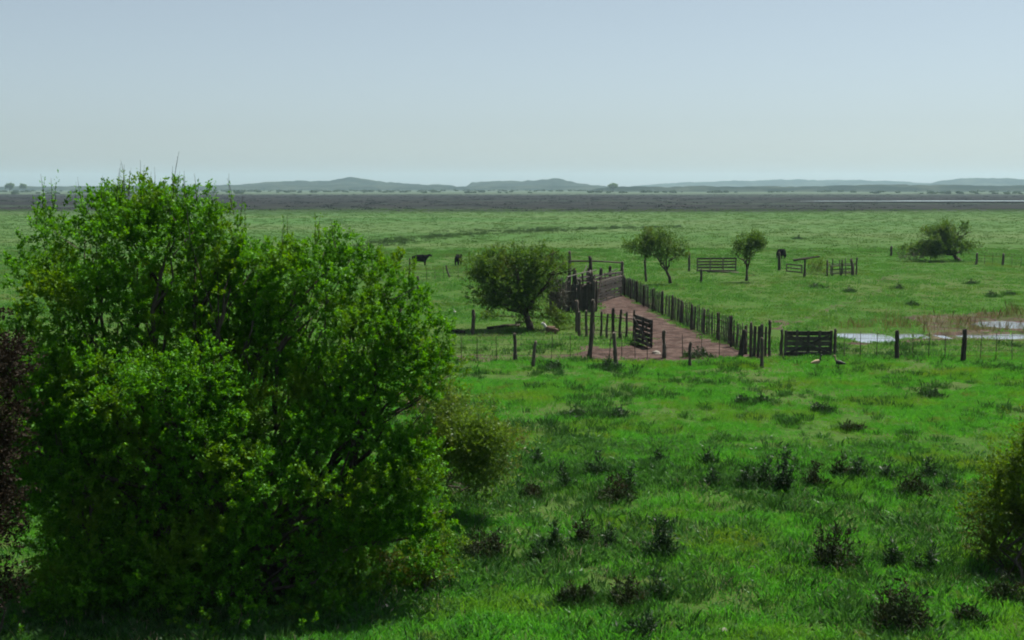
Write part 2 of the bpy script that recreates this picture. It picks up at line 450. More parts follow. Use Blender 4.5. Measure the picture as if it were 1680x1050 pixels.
# ------------------------------------------------------------------ foliage generator
UP = np.array([0, 0, 1.0])
def unit(v): return v / np.maximum(np.linalg.norm(v, axis=-1, keepdims=True), 1e-9)
def sprays(P, D, n, L, ll, lw, spread=0.9, droop=0.1, updir=0.25, r=rng):
    """n leaves along a twig from each point P in direction D; returns verts, faces, var"""
    N = len(P)
    t = np.sort(r.uniform(0.05, 1, (N, n)), axis=1)[..., None]
    Ls = L * r.uniform(0.6, 1.3, (N, 1, 1))
    pos = P[:, None] + D[:, None] * Ls * t + r.normal(0, 1, (N, n, 3)) * ll * 0.35
    pos[..., 2] -= droop * (Ls * t * t)[..., 0]
    ax = unit(D[:, None] * 0.5 + r.normal(0, 1, (N, n, 3)) * spread * 0.6 + UP * updir)
    nrm = unit(np.cross(ax, unit(r.normal(0, 1, (N, n, 3)) + 0)))
    nrm = np.where(nrm[..., 2:] < 0, -nrm, nrm)
    side = np.cross(ax, nrm)
    sz = r.uniform(0.45, 1.5, (N, n, 1)); l = ll * sz; w = lw * sz * r.uniform(0.75, 1.2, (N, n, 1))
    a = pos; b = pos + ax * l * 0.5 + side * w * 0.5 + nrm * w * 0.12; c = pos + ax * l - nrm * w * 0.15; d = pos + ax * l * 0.5 - side * w * 0.5 + nrm * w * 0.12
    V = np.stack([a, b, c, d], 2).reshape(-1, 3)
    Fq = np.arange(len(V)).reshape(-1, 4)
    var = np.clip(t[..., 0] * 0.55 + r.normal(0.22, 0.2, (N, n)), 0, 1)
    return V, Fq, np.repeat(var.ravel(), 4)
def lobe_points(lobes, n, shell=0.72, r=rng):
    """points near the surface of a set of ellipsoids (centre, radii), with outward directions"""
    vol = np.array([(l[1][0] * l[1][1] * l[1][2]) ** (2 / 3) for l in lobes])
    ks = r.choice(len(lobes), n, p=vol / vol.sum())
    C = np.array([l[0] for l in lobes])[ks]; R = np.array([l[1] for l in lobes])[ks]
    u = unit(r.normal(0, 1, (n, 3)))
    rad = np.where(r.random((n, 1)) < 0.72, r.uniform(shell, 1.05, (n, 1)), r.uniform(min(.25, shell * .5), shell, (n, 1)))
    # uneven outline
    bump = 1 + 0.22 * np.sin(u[:, :1] * 5 + ks[:, None] * 2.1) * np.sin(u[:, 2:] * 6 + ks[:, None]) + 0.10 * np.sin(u[:, 1:2] * 11 + ks[:, None] * 5)
    P = C + u * R * rad * bump
    nr = unit(u / R)
    return P, nr
def clumps(lobes, k, size, seed):
    """leaf clumps standing on the surface of the lobes"""
    r = np.random.default_rng(seed); out = []
    for c, R in lobes:
        for _ in range(k):
            u = unit(r.normal(0, 1, 3) + np.array([0, -.25, .25])); q = size * r.uniform(.45, 1.5)
            out.append((c + u * R * r.uniform(.76, 1.16), np.array([1, 1, .8]) * q * float(np.mean(R))))
    return out
def foliage(name, lobes, n, per, L, ll, lw, m, parent, up=0.55, jit=0.45, droop=0.1, floor=0.05, shell=0.72, seed=1, ck=9, cs=.38):
    r = np.random.default_rng(seed)
    P, nr = lobe_points(clumps(lobes, ck, cs, seed + 1), int(n * .80), .5, r)
    P2, nr2 = lobe_points(lobes, n - int(n * .80), .2, r)
    P, nr = np.concatenate([P, P2]), np.concatenate([nr, nr2])
    k = P[:, 2] > floor; P, nr = P[k], nr[k]
    D = unit(nr * 0.7 + UP * up + r.normal(0, jit, P.shape))
    V, Fq, var = sprays(P, D, per, L, ll, lw, droop=droop, r=r)
    o = parent.location if parent is not None else Vector((0, 0, 0))
    V = V - np.array([o.x, o.y, o.z])
    return link(name, np_mesh(name, V, Fq, var), m, parent)
def limb_path(a, b, seed, bend=0.12, n=5):
    r = random.Random(seed); a, b = Vector(a), Vector(b); L = (b - a).length
    return [a.lerp(b, i / (n - 1)) + Vector((r.uniform(-1, 1), r.uniform(-1, 1), r.uniform(-.6, .6))) * L * bend * math.sin(math.pi * i / (n - 1)) for i in range(n)]
def plobes(spec, D, deep=0.9):
    """lobes from photo positions: (x, y, half width, half height, offset in depth)"""
    out = []
    for s in spec:
        d = D + (s[4] if len(s) > 4 else 0)
        c = dat(s[0], s[1], d); k = d / F
        out.append((np.array(c), np.array([s[2] * k, max(s[2], s[3]) * 0.5 * k * deep + s[2] * k * 0.4 * deep, s[3] * k])))
    return out
def woody(parent, base, targets, r0, seed, fork=0.35, name='branch', trunk=True, mat='bark', lean=(0, 0)):
    """a trunk to a fork, then one branch mesh per target"""
    r = random.Random(seed); base = Vector(base); o = parent.location
    top = sum((Vector(t) for t in targets), Vector()) / len(targets)
    fk = base.lerp(top, fork) + Vector((lean[0], lean[1], 0))
    if trunk:
        p = limb_path(base - Vector((0, 0, 0.1)), fk, seed, 0.08)
        MB().tube([q - o for q in p], [r0 * 1.35, r0 * 1.05, r0 * 0.95, r0 * 0.88, r0 * 0.8], 9, 0.12, seed).build('trunk', M[mat], parent, smooth=True); trk = parent.children[-1]
    for i, t in enumerate(targets):
        s = fk if trunk else base + Vector((r.uniform(-.4, .4), r.uniform(-.4, .4), -0.1))
        p = limb_path(s, t, seed + i + 1, 0.16, 6)
        mb = MB().tube([q - o for q in p], [r0 * .7, r0 * .55, r0 * .45, r0 * .35, r0 * .25, r0 * .1], 7, 0.1, seed + i)
        tr = trk if trunk else parent
        for j in range(3):
            q0 = p[2 + j]; q1 = Vector(t) + Vector((r.uniform(-1, 1), r.uniform(-1, 1), r.uniform(-.2, .8))) * (Vector(t) - s).length * 0.35
            mb.tube([q - o for q in limb_path(q0, q1, seed + 50 + 7 * i + j, 0.15, 4)], [r0 * .3, r0 * .2, r0 * .13, r0 * .05], 5, 0.1, seed)
        mb.build(name, M[mat], tr, smooth=True)

# ------------------------------------------------------------------ the big bush on the left and its neighbours
BUSH = plobes([
    (225, 440, 135, 105, 0.6), (105, 425, 62, 80, 0.9), (320, 425, 70, 80, 0.2), (195, 362, 55, 36, 0.7), (285, 366, 58, 40, 0.6),
    (505, 482, 85, 88, 0.7), (590, 508, 85, 98, 0.4), (440, 500, 60, 70, 0.9), (650, 570, 70, 85, 0.2), (660, 500, 45, 45, 0.5),
    (210, 650, 165, 100, -0.8), (95, 570, 75, 110, 0.1), (330, 670, 100, 70, -.8), (130, 500, 80, 70, 0.0),
    (470, 790, 105, 95, -.9), (600, 700, 110, 75, -0.2), (560, 620, 90, 60, 0.2), (390, 810, 100, 110, -.3),
    (250, 800, 170, 110, .1), (330, 940, 240, 110, .4), (620, 860, 85, 110, .2), (110, 880, 120, 150, .3), (420, 1020, 170, 70, -.7), (160, 1020, 190, 80, -.8), (290, 1060, 170, 60, -.8), (60, 1070, 130, 70, -.8), (480, 1050, 90, 50, -.6), (130, 1085, 190, 70, -1.1), (390, 1085, 150, 60, -1.0),
    (530, 930, 120, 95, .3), (415, 590, 110, 95, 1.5), (405, 480, 55, 75, .6), (385, 450, 40, 60, .4), (690, 650, 55, 70, .1), (540, 440, 55, 45, .6), (340, 540, 90, 90, 1.4), (500, 640, 100, 80, 1.4), (560, 800, 130, 110, 0.2), (400, 720, 120, 80, -.2), (150, 720, 140, 130, -.3), (170, 780, 120, 110, .8), (60, 640, 60, 120, .6), (430, 900, 200, 120, 1.0), (680, 770, 50, 60, -0.2), (690, 880, 45, 70, -0.4), (60, 720, 60, 120, -0.8)], 22.0)
b0 = gat(330, 985)
t = tag(empty('leafy_bush', (b0.x, b0.y, 0)), 'huge dense bright green bush filling the left of the picture, tops against the sky', 'bush')
tg = [l[0] for l in BUSH[:20]]
r_ = random.Random(4)
for i, l in enumerate(BUSH):
    s = Vector((b0.x + r_.uniform(-1.3, 1.6), b0.y + 0.8 + r_.uniform(-.6, .6), -0.1)); p = limb_path(s, l[0], i, 0.14, 6); o = t.location
    mb = MB().tube([q - o for q in p], [.11, .09, .075, .055, .04, .012], 7, .1, i)
    for j in range(4):
        mb.tube([q - o for q in limb_path(p[2 + j % 3], Vector(l[0]) + Vector((r_.uniform(-1, 1), r_.uniform(-.6, 1), r_.uniform(-.3, .8))) * .55, 90 + 5 * i + j, .15, 4)], [.04, .03, .018, .006], 5, .1, i)
    mb.build('stem', M['bark'], t, smooth=True)
foliage('foliage', BUSH, 19000, 40, 0.27, 0.056, 0.031, M['bush'], t, up=0.55, jit=0.42, seed=5, ck=13, cs=.38)
for i in range(22):
    l = BUSH[r_.randrange(len(BUSH))]; u = Vector((r_.uniform(-1, 1), r_.uniform(-1, .2), r_.uniform(-.4, .9))).normalized(); o = t.location
    a = Vector(l[0]) + Vector((u.x * l[1][0], u.y * l[1][1], u.z * l[1][2])) * .75; b = a + (u + Vector((0, 0, .3))) * r_.uniform(.4, .8)
    if a.z > .4: MB().tube([q - o for q in limb_path(a, b, 700 + i, .1, 4)], [.012, .009, .006, .002], 4).build('dead_twig', M['twig'], t)
# thin shoots that stand clear of the crown
sh = []
for (x, y0, y1) in [(75, 320, 285), (92, 315, 292), (130, 320, 290), (197, 305, 268), (205, 300, 262), (232, 300, 262), (248, 305, 274), (285, 310, 248), (290, 305, 272),
                    (300, 310, 280), (318, 315, 284), (378, 330, 284), (345, 330, 300), (60, 350, 318), (160, 310, 288), (395, 350, 322), (470, 385, 352), (520, 380, 345), (548, 385, 356), (610, 420, 380), (215, 300, 275)]:
    for k in range(2):
        a = dat(x + r_.uniform(-8, 8), y0 + 22, 22.4 + r_.uniform(-.4, .4)); b = dat(x + r_.uniform(-9, 9), y1 + 8 * k, a.y)
        sh.append((np.array(a), np.array(b)))
SV = []; SD = []
for i, (a, b) in enumerate(sh):
    MB().tube([Vector(p) - t.location for p in limb_path(a, b, 300 + i, .05, 4)], [.007, .006, .004, .002], 4).build('shoot', M['bark'], t)
    SV.append(a); SD.append(b - a)
SV = np.array(SV); SD = np.array(SD)
V, Fq, var = sprays(SV, unit(SD), 22, 0.55, 0.05, 0.022, spread=0.7, r=np.random.default_rng(8))
link('shoot_leaves', np_mesh('shoot_leaves', V - np.array(t.location), Fq, var), M['bush'], t)

def shrub(name, spec, D, base, n, per, L, ll, lw, m, label, cat='shrub', group=None, seed=1, r0=.05, up=.5, jit=.5, shell=.6, trunk=False, droop=.1, deep=.9, stem_mat='bark'):
    g = gp(*base); lo = plobes(spec, D, deep)
    t = tag(empty(name, (g.x, g.y, g.z)), label, cat, group)
    woody(t, g, [l[0] for l in lo], r0, seed, trunk=trunk, name='branch' if trunk else 'stem', mat=stem_mat)
    foliage('crown' if trunk else 'foliage', lo, n, per, L, ll, lw, M[m], t, up=up, jit=jit, shell=shell, seed=seed + 100, droop=droop, floor=g.z + 0.03)
    return t
shrub('leafy_shrub', [(770, 715, 58, 46), (715, 690, 50, 55), (808, 728, 42, 34), (735, 765, 55, 40), (780, 765, 50, 34)], 27.4, (765, 805), 2100, 26, .45, .055, .024, 'bush_pale',
      'wispy olive shrub leaning out to the right of the huge bush', seed=21, jit=.6, shell=.4)
shrub('leafy_shrub', [(705, 935, 40, 45), (660, 960, 50, 50)], 22.6, (690, 985), 420, 26, .35, .055, .028, 'bush_brown',
      'low brownish shrub at the lower right foot of the huge bush', seed=25, jit=.5, shell=.4)
shrub('dry_shrub', [(-18, 680, 26, 140), (-60, 600, 55, 110), (-14, 860, 28, 160), (-70, 900, 72, 180)], 19.0, (-30, 1080), 2400, 24, .4, .06, .03, 'bush_dry',
      'reddish brown dry shrub cut off by the left edge', seed=31, jit=.5)
shrub('edge_bush', [(1700, 770, 70, 70), (1655, 860, 45, 65), (1720, 860, 90, 110), (1672, 800, 36, 50), (1730, 715, 55, 45), (1632, 910, 26, 34)], 23.8, (1690, 975), 1700, 30, .46, .056, .026, 'bush_brown',
      'olive topped dark bush cut off by the right edge', 'bush', seed=35, r0=.06)

# ------------------------------------------------------------------ trees of the middle distance
shrub('spreading_tree', [(800, 438, 32, 20), (842, 424, 40, 14), (890, 428, 34, 16, .3), (915, 440, 18, 20, .4), (790, 462, 24, 22, -.2), (830, 474, 46, 26, -.3), (880, 476, 34, 32, .3), (808, 494, 26, 12), (866, 508, 22, 22, .2), (850, 452, 44, 22)], 64.0, (870, 541),
      2200, 16, .5, .10, .058, 'tree', 'dark round crowned tree left of the cattle pens', 'tree', seed=41, r0=.20, trunk=True, shell=.5, up=.35)
shrub('spreading_tree', [(1052, 397, 25, 15), (1085, 391, 30, 15), (1083, 414, 26, 15), (1110, 408, 15, 16), (1070, 406, 30, 14)], 95.0, (1100, 464),
      950, 14, .46, .11, .06, 'tree', 'flat topped tree on a bare forked trunk behind the picket lane', 'tree', seed=51, r0=.13, trunk=True, shell=.5, up=.3)
shrub('spreading_tree', [(1230, 397, 20, 11), (1225, 412, 15, 14), (1208, 411, 6, 10), (1243, 401, 8, 9)], 97.5, (1225, 460),
      560, 14, .42, .11, .06, 'tree', 'small upright tree casting a dark shadow in front of the plank hurdle', 'tree', seed=61, r0=.12, trunk=True, shell=.5, up=.3)
shrub('spreading_tree', [(1545, 389, 34, 13), (1520, 401, 30, 11), (1552, 377, 22, 7), (1500, 407, 22, 7), (1583, 377, 5, 9), (1590, 402, 14, 5), (1550, 404, 32, 12), (1526, 412, 26, 7)], 124.0, (1574, 428),
      2000, 14, .45, .13, .07, 'tree', 'low windswept tree leaning left in the far right pasture', 'tree', seed=71, r0=.22, trunk=True, shell=.5, up=.3)
shrub('twiggy_shrub', [(1495, 419, 20, 10), (1512, 415, 16, 9)], 126.0, (1500, 429), 260, 14, .4, .10, .05, 'tree_grey', 'grey leafless scrub under the left side of the windswept tree', seed=75, r0=.04)
shrub('twiggy_shrub', [(1347, 435, 16, 13), (1335, 440, 9, 9)], 106.0, (1347, 449), 200, 14, .35, .09, .045, 'bush_pale', 'round olive shrub behind the wooden beam on a post', seed=77, r0=.03)
shrub('twiggy_shrub', [(908, 478, 15, 24), (918, 500, 12, 18)], 70.5, (912, 520), 330, 14, .4, .09, .04, 'tree_grey', 'grey thin shrub against the left boards of the cattle pens', seed=79, r0=.03)
shrub('leafy_shrub', [(905, 520, 20, 12), (925, 526, 14, 9)], 64.5, (910, 536), 240, 14, .3, .08, .04, 'tree', 'low dark green shrub right of the round crowned tree trunk', seed=81, r0=.02)
shrub('leafy_shrub', [(812, 524, 22, 9)], 68.5, (812, 531), 150, 14, .3, .08, .04, 'tree', 'low green shrub beneath the left side of the round crowned tree', seed=83, r0=.02)

# ------------------------------------------------------------------ far trees on the skyline
def far_tree(px, D, w, h, label):
    g = dat(px, 307, D); t = tag(empty('far_tree', (g.x, D, 0)), label, 'tree', 'lone trees on the skyline')
    c = Vector((g.x, D, CAM_H + h * .45)); k = D / F
    MB().tube([(0, 0, -.2), (0, 0, c.z)], [.5, .3], 6).build('trunk', M['bark'], t)
    lo = [(np.array([g.x + s * w, D, z]), np.array([w * .6, w * .6, hh])) for s, z, hh in ((-.5, CAM_H + h * .2, h * .5), (.5, CAM_H + h * .25, h * .55), (0, CAM_H + h * .45, h * .6))]
    foliage('crown', lo, 260, 6, 1.8, 1.6, 1.1, M['tree'], t, floor=-9, seed=int(px) + 3)
far_tree(1006, 1900, 5.5, 3.8, 'small round lone tree on the skyline between the two hills')
far_tree(16, 1900, 5, 3.6, 'leftmost small tree on the skyline')
far_tree(38, 1950, 4, 3.5, 'small tree on the skyline just left of the huge bush')

# ------------------------------------------------------------------ fences and pens
def post_mesh(h, r, seed, lean=(0, 0), n=7):
    rr = random.Random(seed)
    pts = [(lean[0] * t * h + rr.uniform(-.25, .25) * r, lean[1] * t * h + rr.uniform(-.25, .25) * r, t * h) for t in (-.12, .1, .4, .7, .93, 1.0)]
    return MB().tube(pts, [r * 1.1, r * 1.08, r, r * .95, r * .9, r * .62], n, .12, seed).mesh('post', True)
def wire_between(a, b, r, parent, sag=.015, name='wire'):
    a, b = Vector(a), Vector(b); o = parent.location
    pts = [a.lerp(b, i / 6) - Vector((0, 0, sag * math.sin(math.pi * i / 6))) - o for i in range(7)]
    return MB().tube(pts, r, 4, cap=False).build(name, M['wire'], parent)
sd_ = [0]
def nxt(): sd_[0] += 1; return sd_[0]
def wire_fence(label, posts, droppers, ends, hts, wr=.006, dh=1.15, droprad=.018, group=None, name='wire_fence', mat='wood'):
    """posts: (x, top y, base y, width px[, lean px]); droppers: x along the line between the end pixels"""
    (ax, ay), (bx, by) = ends
    A, B = gp(ax, ay), gp(bx, by)
    t = tag(empty(name, (A.x, A.y, A.z)), label, 'fence', group)
    for p in posts:
        g = gp(p[0], p[2]); k = g.y / F; h = (p[2] - p[1]) * k / cp
        lean = ((p[4] * k / h if len(p) > 4 else random.uniform(-.03, .03)), random.uniform(-.04, .04))
        link('post', post_mesh(h, max(.03, p[3] * k * .42), nxt(), lean), M[mat], t, g - A)
    for x in droppers:
        f = (x - ax) / (bx - ax); g = gp(x, ay + (by - ay) * f)
        link('dropper', post_mesh(dh * random.uniform(.93, 1.07), droprad, nxt(), (random.uniform(-.04, .04), 0), 5), M['wood'], t, g - A)
    for h in hts:
        wire_between(A + Vector((0, 0, h)), B + Vector((0, 0, h)), wr, t)
    return t
WH = (.22, .45, .68, .9, 1.1)
wire_fence('near wire fence with dark posts running from the huge bush to the board panel',
           [(845, 545, 592, 8), (968, 490, 588, 9, 4), (1090, 540, 587, 8), (1215, 539, 585, 10, 5)],
           [757, 783, 815, 905, 936, 1000, 1020, 1042, 1062, 1120, 1150, 1180], ((730, 592), (1229, 584)), WH)
wire_fence('near wire fence with two thick posts running right of the plank gate past the puddles',
           [(1470, 543, 591, 9), (1580, 540, 595, 10)], [1385, 1411, 1438, 1497, 1523, 1550, 1608, 1634, 1660, 1690, 1720], ((1368, 588), (1760, 595)), WH)
for (x, y0, y1, w, ln, lab) in [(875, 558, 601, 7, 3, 'short dark post in the grass just right of the first fence post'),
                                (1011, 545, 600, 9, -4, 'leaning post with a grass tuft at its foot before the near wire fence'),
                                (1132, 559, 601, 7, 0, 'short dark post standing in front of the bare earth lane'),
                                (1249, 552, 603, 8, 0, 'short dark post in front of the narrow board panel'),
                                (775, 508, 549, 8, 2, 'dark lone post beside the huge bush and behind the near wire fence'),
                                (1060, 424, 461, 5, -3, 'leaning thin post left of the flat topped tree trunk'),
                                (1130, 415, 446, 5, 1, 'tall thin post at the left end of the plank hurdle'),
                                (1150, 440, 463, 5, 0, 'short thin post in front of the plank hurdle'),
                                (1278, 414, 444, 6, 0, 'dark post in front of the black cow seen end on'),
                                (1400, 424, 452, 6, -4, 'leaning dark post at the right end of the small pen fence'),
                                (1462, 404, 421, 5, 0, 'lone dark post left of the windswept tree'),
                                (948, 492, 546, 9, -3, 'grey slanting post at the lower left corner of the cattle pens'),
                                (671, 424, 462, 4, 2, 'thin post under the black cow beside the huge bush'),
                                (686, 452, 482, 6, 0, 'short dark post below the black cow beside the huge bush'),
                                (737, 436, 456, 4, -5, 'thin leaning post left of the second black cow')]:
    g = gp(x, y1); k = g.y / F; h = (y1 - y0) * k / cp
    o = link('fence_post', post_mesh(h, w * k * .42, nxt(), (ln * k / h, random.uniform(-.04, .04))), M['wood'], None, g); tag(o, lab, 'post', 'loose posts around the pens')
wire_fence('faint far wire fence behind the round crowned tree on the left', [(800, 436, 455, 5), (640, 440, 462, 5)], [700, 714, 728, 752, 766, 780, 820, 845],
           ((640, 462), (930, 452)), (.3, .6, .9, 1.15), .008, 1.1, .02)
wire_fence('faint far wire fence running right from the windswept tree', [(1602, 415, 434, 5), (1645, 415, 435, 5)], [1615, 1628, 1660, 1675, 1690], ((1590, 433), (1740, 438)), (.3, .6, .9, 1.1), .008, 1.0, .025)

# plank gate
def plank(parent, a, b, wdt, thk, m, o, name='plank', seed=0):
    a, b = Vector(a), Vector(b); L = (b - a).length; d = (b - a).normalized()
    side = Vector((-d.y, d.x, 0)); side = side.normalized() if side.length > .01 else Vector((0, 1, 0))
    upv = d.cross(side)
    R = Matrix((d, side, upv)).transposed()
    mb = MB().box((0, 0, 0), (L, thk, wdt))
    r = random.Random(seed)
    mb.v = [(a + b) / 2 - o + R @ (v + Vector((r.uniform(-.02, .02), 0, r.uniform(-.1, .1) * wdt))) for v in mb.v]
    return mb.build(name, M[m], parent)
def gate(label, pa, pb, h, boards, stiles, brace=True, name='plank_gate', m='board', bw=.13, post=True, cat='gate', gap=.06):
    A, B = gp(*pa), gp(*pb); B.z = A.z
    t = tag(empty(name, A), label, cat)
    d = (B - A).normalized(); nrm = Vector((-d.y, d.x, 0))
    for i in range(boards):
        z = gap + bw / 2 + (h - gap - bw) * i / (boards - 1)
        plank(t, A + Vector((0, 0, z)), B + Vector((0, 0, z + random.uniform(-.02, .03))), bw, .03, m, A, seed=nxt())
    for i in range(stiles):
        p = A.lerp(B, (i + .02) / (stiles - 1) * .97 + .005) - nrm * .035
        plank(t, p + Vector((0, 0, gap)), p + Vector((.001, 0, h + random.uniform(0, .06))), .11, .035, m, A, 'stile', nxt())
    if brace:
        plank(t, A - nrm * .075 + Vector((0, 0, .12)), B - nrm * .075 + Vector((0, 0, h - .1)), .10, .03, m, A, 'brace', nxt())
        plank(t, A - nrm * .11 + Vector((0, 0, h - .1)), B - nrm * .11 + Vector((0, 0, .12)), .10, .03, m, A, 'brace', nxt())
    if post:
        for q, off in ((A, -.14), (B, .14)):
            link('post', post_mesh(h + .12, .075, nxt()), M['wood'], t, q + d * off - A)
    return t
gate('dark plank gate with gaps between its boards in the near fence', (1287, 585), (1364, 585), 1.16, 5, 5, bw=.185)
gate('weathered grey plank hurdle lying behind the short posts beyond the picket lane', (1143, 447), (1208, 447), 1.25, 5, 4, False, 'plank_hurdle', 'board_grey', .14, False, 'hurdle')
gate('dark half open board gate in the middle of the pens', (1042, 561), (1070, 572), 1.35, 6, 3, True, 'board_gate', 'board', .17, False)

# board panel of upright boards right of the lane
def upright_fence(label, line, h, spacing, w, thk, m, name, part, rails=2, hvar=.1, leanv=.04, rail_m=None, posts=0, cat='fence', roundp=False, hend=None):
    P = [gp(*q) for q in line]; A = P[0]
    t = tag(empty(name, A), label, cat)
    seg = [(P[i + 1] - P[i]).length for i in range(len(P) - 1)]; tot = sum(seg)
    def along(s):
        for i, L in enumerate(seg):
            if s <= L or i == len(seg) - 1: return P[i].lerp(P[i + 1], min(1, s / L)), (P[i + 1] - P[i]).normalized()
            s -= L
    n = int(tot / spacing) + 1
    base_meshes = []
    for v in range(8):
        if roundp: base_meshes.append(post_mesh(1.0, w / 2, nxt(), (random.uniform(-leanv, leanv), random.uniform(-leanv, leanv)), 6))
        else:
            mb = MB().box((0, 0, .5), (w, thk, 1.0)); r = random.Random(nxt())
            mb.v = [Vector((p.x + p.z * lx + r.uniform(-.012, .012), p.y, p.z + (r.uniform(-.05, .05) if p.z > .5 else 0))) for lx in [r.uniform(-leanv, leanv)] for p in mb.v]
            base_meshes.append(mb.mesh(part))
        base_meshes[-1].materials.append(M[m])
    for i in range(n):
        p, d = along(min(tot, i * spacing + random.uniform(-.15, .15) * spacing)); p.z = hz(p.x, p.y)
        o = link(part, random.choice(base_meshes), None, t, p - A)
        hh = h if hend is None else h + (hend - h) * i / n
        o.scale = (random.uniform(.75, 1.25), random.uniform(.75, 1.25), hh * (1 + random.uniform(-hvar, hvar)))
        o.rotation_euler = (0, 0, math.atan2(d.y, d.x))
    for k in range(rails):
        z = h * (.25 + .5 * k / max(1, rails - 1)) if rails > 1 else h * .7
        for i in range(len(P) - 1):
            d = (P[i + 1] - P[i]).normalized(); nrm = Vector((-d.y, d.x, 0)) * (thk / 2 + .035 + (w / 2 if roundp else 0))
            MB().tube([P[i] + nrm - A + Vector((0, 0, z)), P[i + 1] + nrm - A + Vector((0, 0, z))], .035 if rail_m is None else .02, 5).build('rail', M[rail_m or m], t)
    for i in range(posts):
        p, d = along(tot * i / max(1, posts - 1)); p.z = hz(p.x, p.y); q = p + Vector((d.y, -d.x, 0)) * (thk / 2 + .1 + (w / 2 if roundp else 0))
        link('post', post_mesh(h * random.uniform(1.02, 1.18), .075, nxt()), M['wood'], t, q - A)
    return t
upright_fence('narrow panel of dark upright boards at the near end of the picket lane', [(1231, 584), (1261, 584)], 1.42, .17, .13, .035, 'board', 'paling_fence', 'board', 2, .08, .05, posts=2)
upright_fence('long weathered picket fence along the right side of the bare earth lane', [(1019, 481), (1060, 503), (1100, 520), (1140, 540), (1178, 556), (1228, 580)], 1.28, .30, .066, .03, 'pale',
              'picket_fence', 'picket', 3, .10, .06, 'wire', 14, roundp=True)
upright_fence('row of uneven upright posts closing the left side of the lane', [(952, 552), (1042, 559)], 1.4, .38, .15, .03, 'wood', 'pole_fence', 'pole', 2, .12, .07, 'wire', 0, roundp=True)
upright_fence('tall dark board fence at the left end of the cattle pens', [(903, 512), (974, 511)], 1.75, .19, .16, .04, 'board', 'board_fence', 'board', 2, .10, .04, posts=4)
upright_fence('short dark board fence between the left boards and the loading frame', [(975, 510), (962, 484)], 1.8, .22, .18, .04, 'board', 'board_fence', 'board', 2, .10, .04, posts=3)
# loading chute: tall frame, plank walls
A = gp(976, 490)
t = tag(empty('loading_chute', A), 'dark plank loading chute under a tall open frame at the far lane end', 'chute')
for (x, y0, y1, w) in [(933, 412, 492, 7), (1019, 428, 482, 6), (969, 420, 488, 7), (941, 440, 494, 8), (1000, 436, 486, 6), (985, 440, 492, 6)]:
    g = gp(x, y1); k = g.y / F; link('post', post_mesh((y1 - y0) * k / cp, w * k / 2, nxt(), (random.uniform(-.03, .03), 0)), M['wood'], t, g - A)
gl, gr = dat(933, 428, gp(933, 492).y), dat(1019, 431, gp(1019, 482).y)
MB().tube([gl - A, gl.lerp(gr, .5) - A + Vector((0, 0, .05)), gr - A], [.07, .065, .06], 7, .1).build('top_rail', M['wood'], t)
for (pa, pb, h0) in [((950, 496), (1020, 483), 1.75), ((976, 500), (1020, 486), 1.45)]:
    a, b = gp(*pa), gp(*pb)
    for i in range(7):
        z = .12 + i * h0 / 7
        plank(t, a + Vector((0, 0, z)), b + Vector((0, 0, z + random.uniform(-.06, .06))), .15, .04, 'board', A, 'plank', nxt())
a, b = gp(950, 498), gp(940, 480)
for i in range(6):
    plank(t, a + Vector((0, 0, .15 + i * .26)), b + Vector((0, 0, .15 + i * .26)), .2, .04, 'board', A, 'plank', nxt())
for (xa, ya, za, xb, yb, zb, r) in [(938, 494, .1, 962, 486, 2.1, .05), (955, 500, 1.2, 1012, 486, 1.9, .05), (906, 514, 1.3, 975, 509, 1.1, .045), (918, 510, .05, 914, 508, 1.9, .06), (934, 512, .05, 940, 510, 1.7, .06), (980, 500, .05, 986, 497, 1.7, .06), (996, 494, .05, 992, 492, 1.8, .055), (930, 504, 1.9, 978, 492, 2.0, .045), (1008, 490, .05, 1010, 488, 1.7, .06), (925, 508, .9, 978, 500, 1.5, .06), (960, 506, .05, 968, 488, 1.9, .06),
                                    (990, 492, .05, 984, 488, 2.0, .05), (945, 502, 1.7, 1000, 488, 1.6, .045), (912, 512, .1, 930, 506, 1.9, .05), (972, 508, .05, 975, 506, 2.1, .08), (958, 500, .05, 955, 500, 2.0, .07)]:
    a, b = gp(xa, ya), gp(xb, yb)
    MB().tube([a + Vector((0, 0, za)) - A, (a + b) / 2 + Vector((0, 0, (za + zb) / 2 + .04)) - A, b + Vector((0, 0, zb)) - A], [r, r * .95, r * .85], 6, .12, nxt()).build('pole', M['pale'] if r < .055 else M['wood'], t)
# beam on a post, small pen fence
A = gp(1320, 454); k = A.y / F
t = tag(empty('beam_on_post', A), 'slanting wooden beam laid across a short post, right of the end on cow', 'post')
link('post', post_mesh(29 * k, .11, nxt()), M['wood'], t, (0, 0, 0))
MB().tube([(-19 * k, 0, 28 * k), (0, 0, 30.5 * k), (24 * k, .1, 34 * k)], [.12, .11, .08], 7, .12, 3).build('beam', M['wood'], t)
upright_fence('small grey pole pen fence right of the round olive shrub', [(1356, 452), (1404, 452)], 1.35, .55, .10, .03, 'pale', 'pole_fence', 'pole', 2, .15, .08, None, 3, roundp=True)
gate('low grey rail hurdle leaning among the poles of the far right pen', (1362, 453), (1400, 451), .95, 3, 3, False, 'rail_hurdle', 'board_grey', .10, False, 'hurdle', .2)
gate('short grey rail hurdle between the end on cow and the beam on its post', (1290, 449), (1316, 452), .9, 3, 2, False, 'rail_hurdle', 'board_grey', .10, False, 'hurdle', .2)
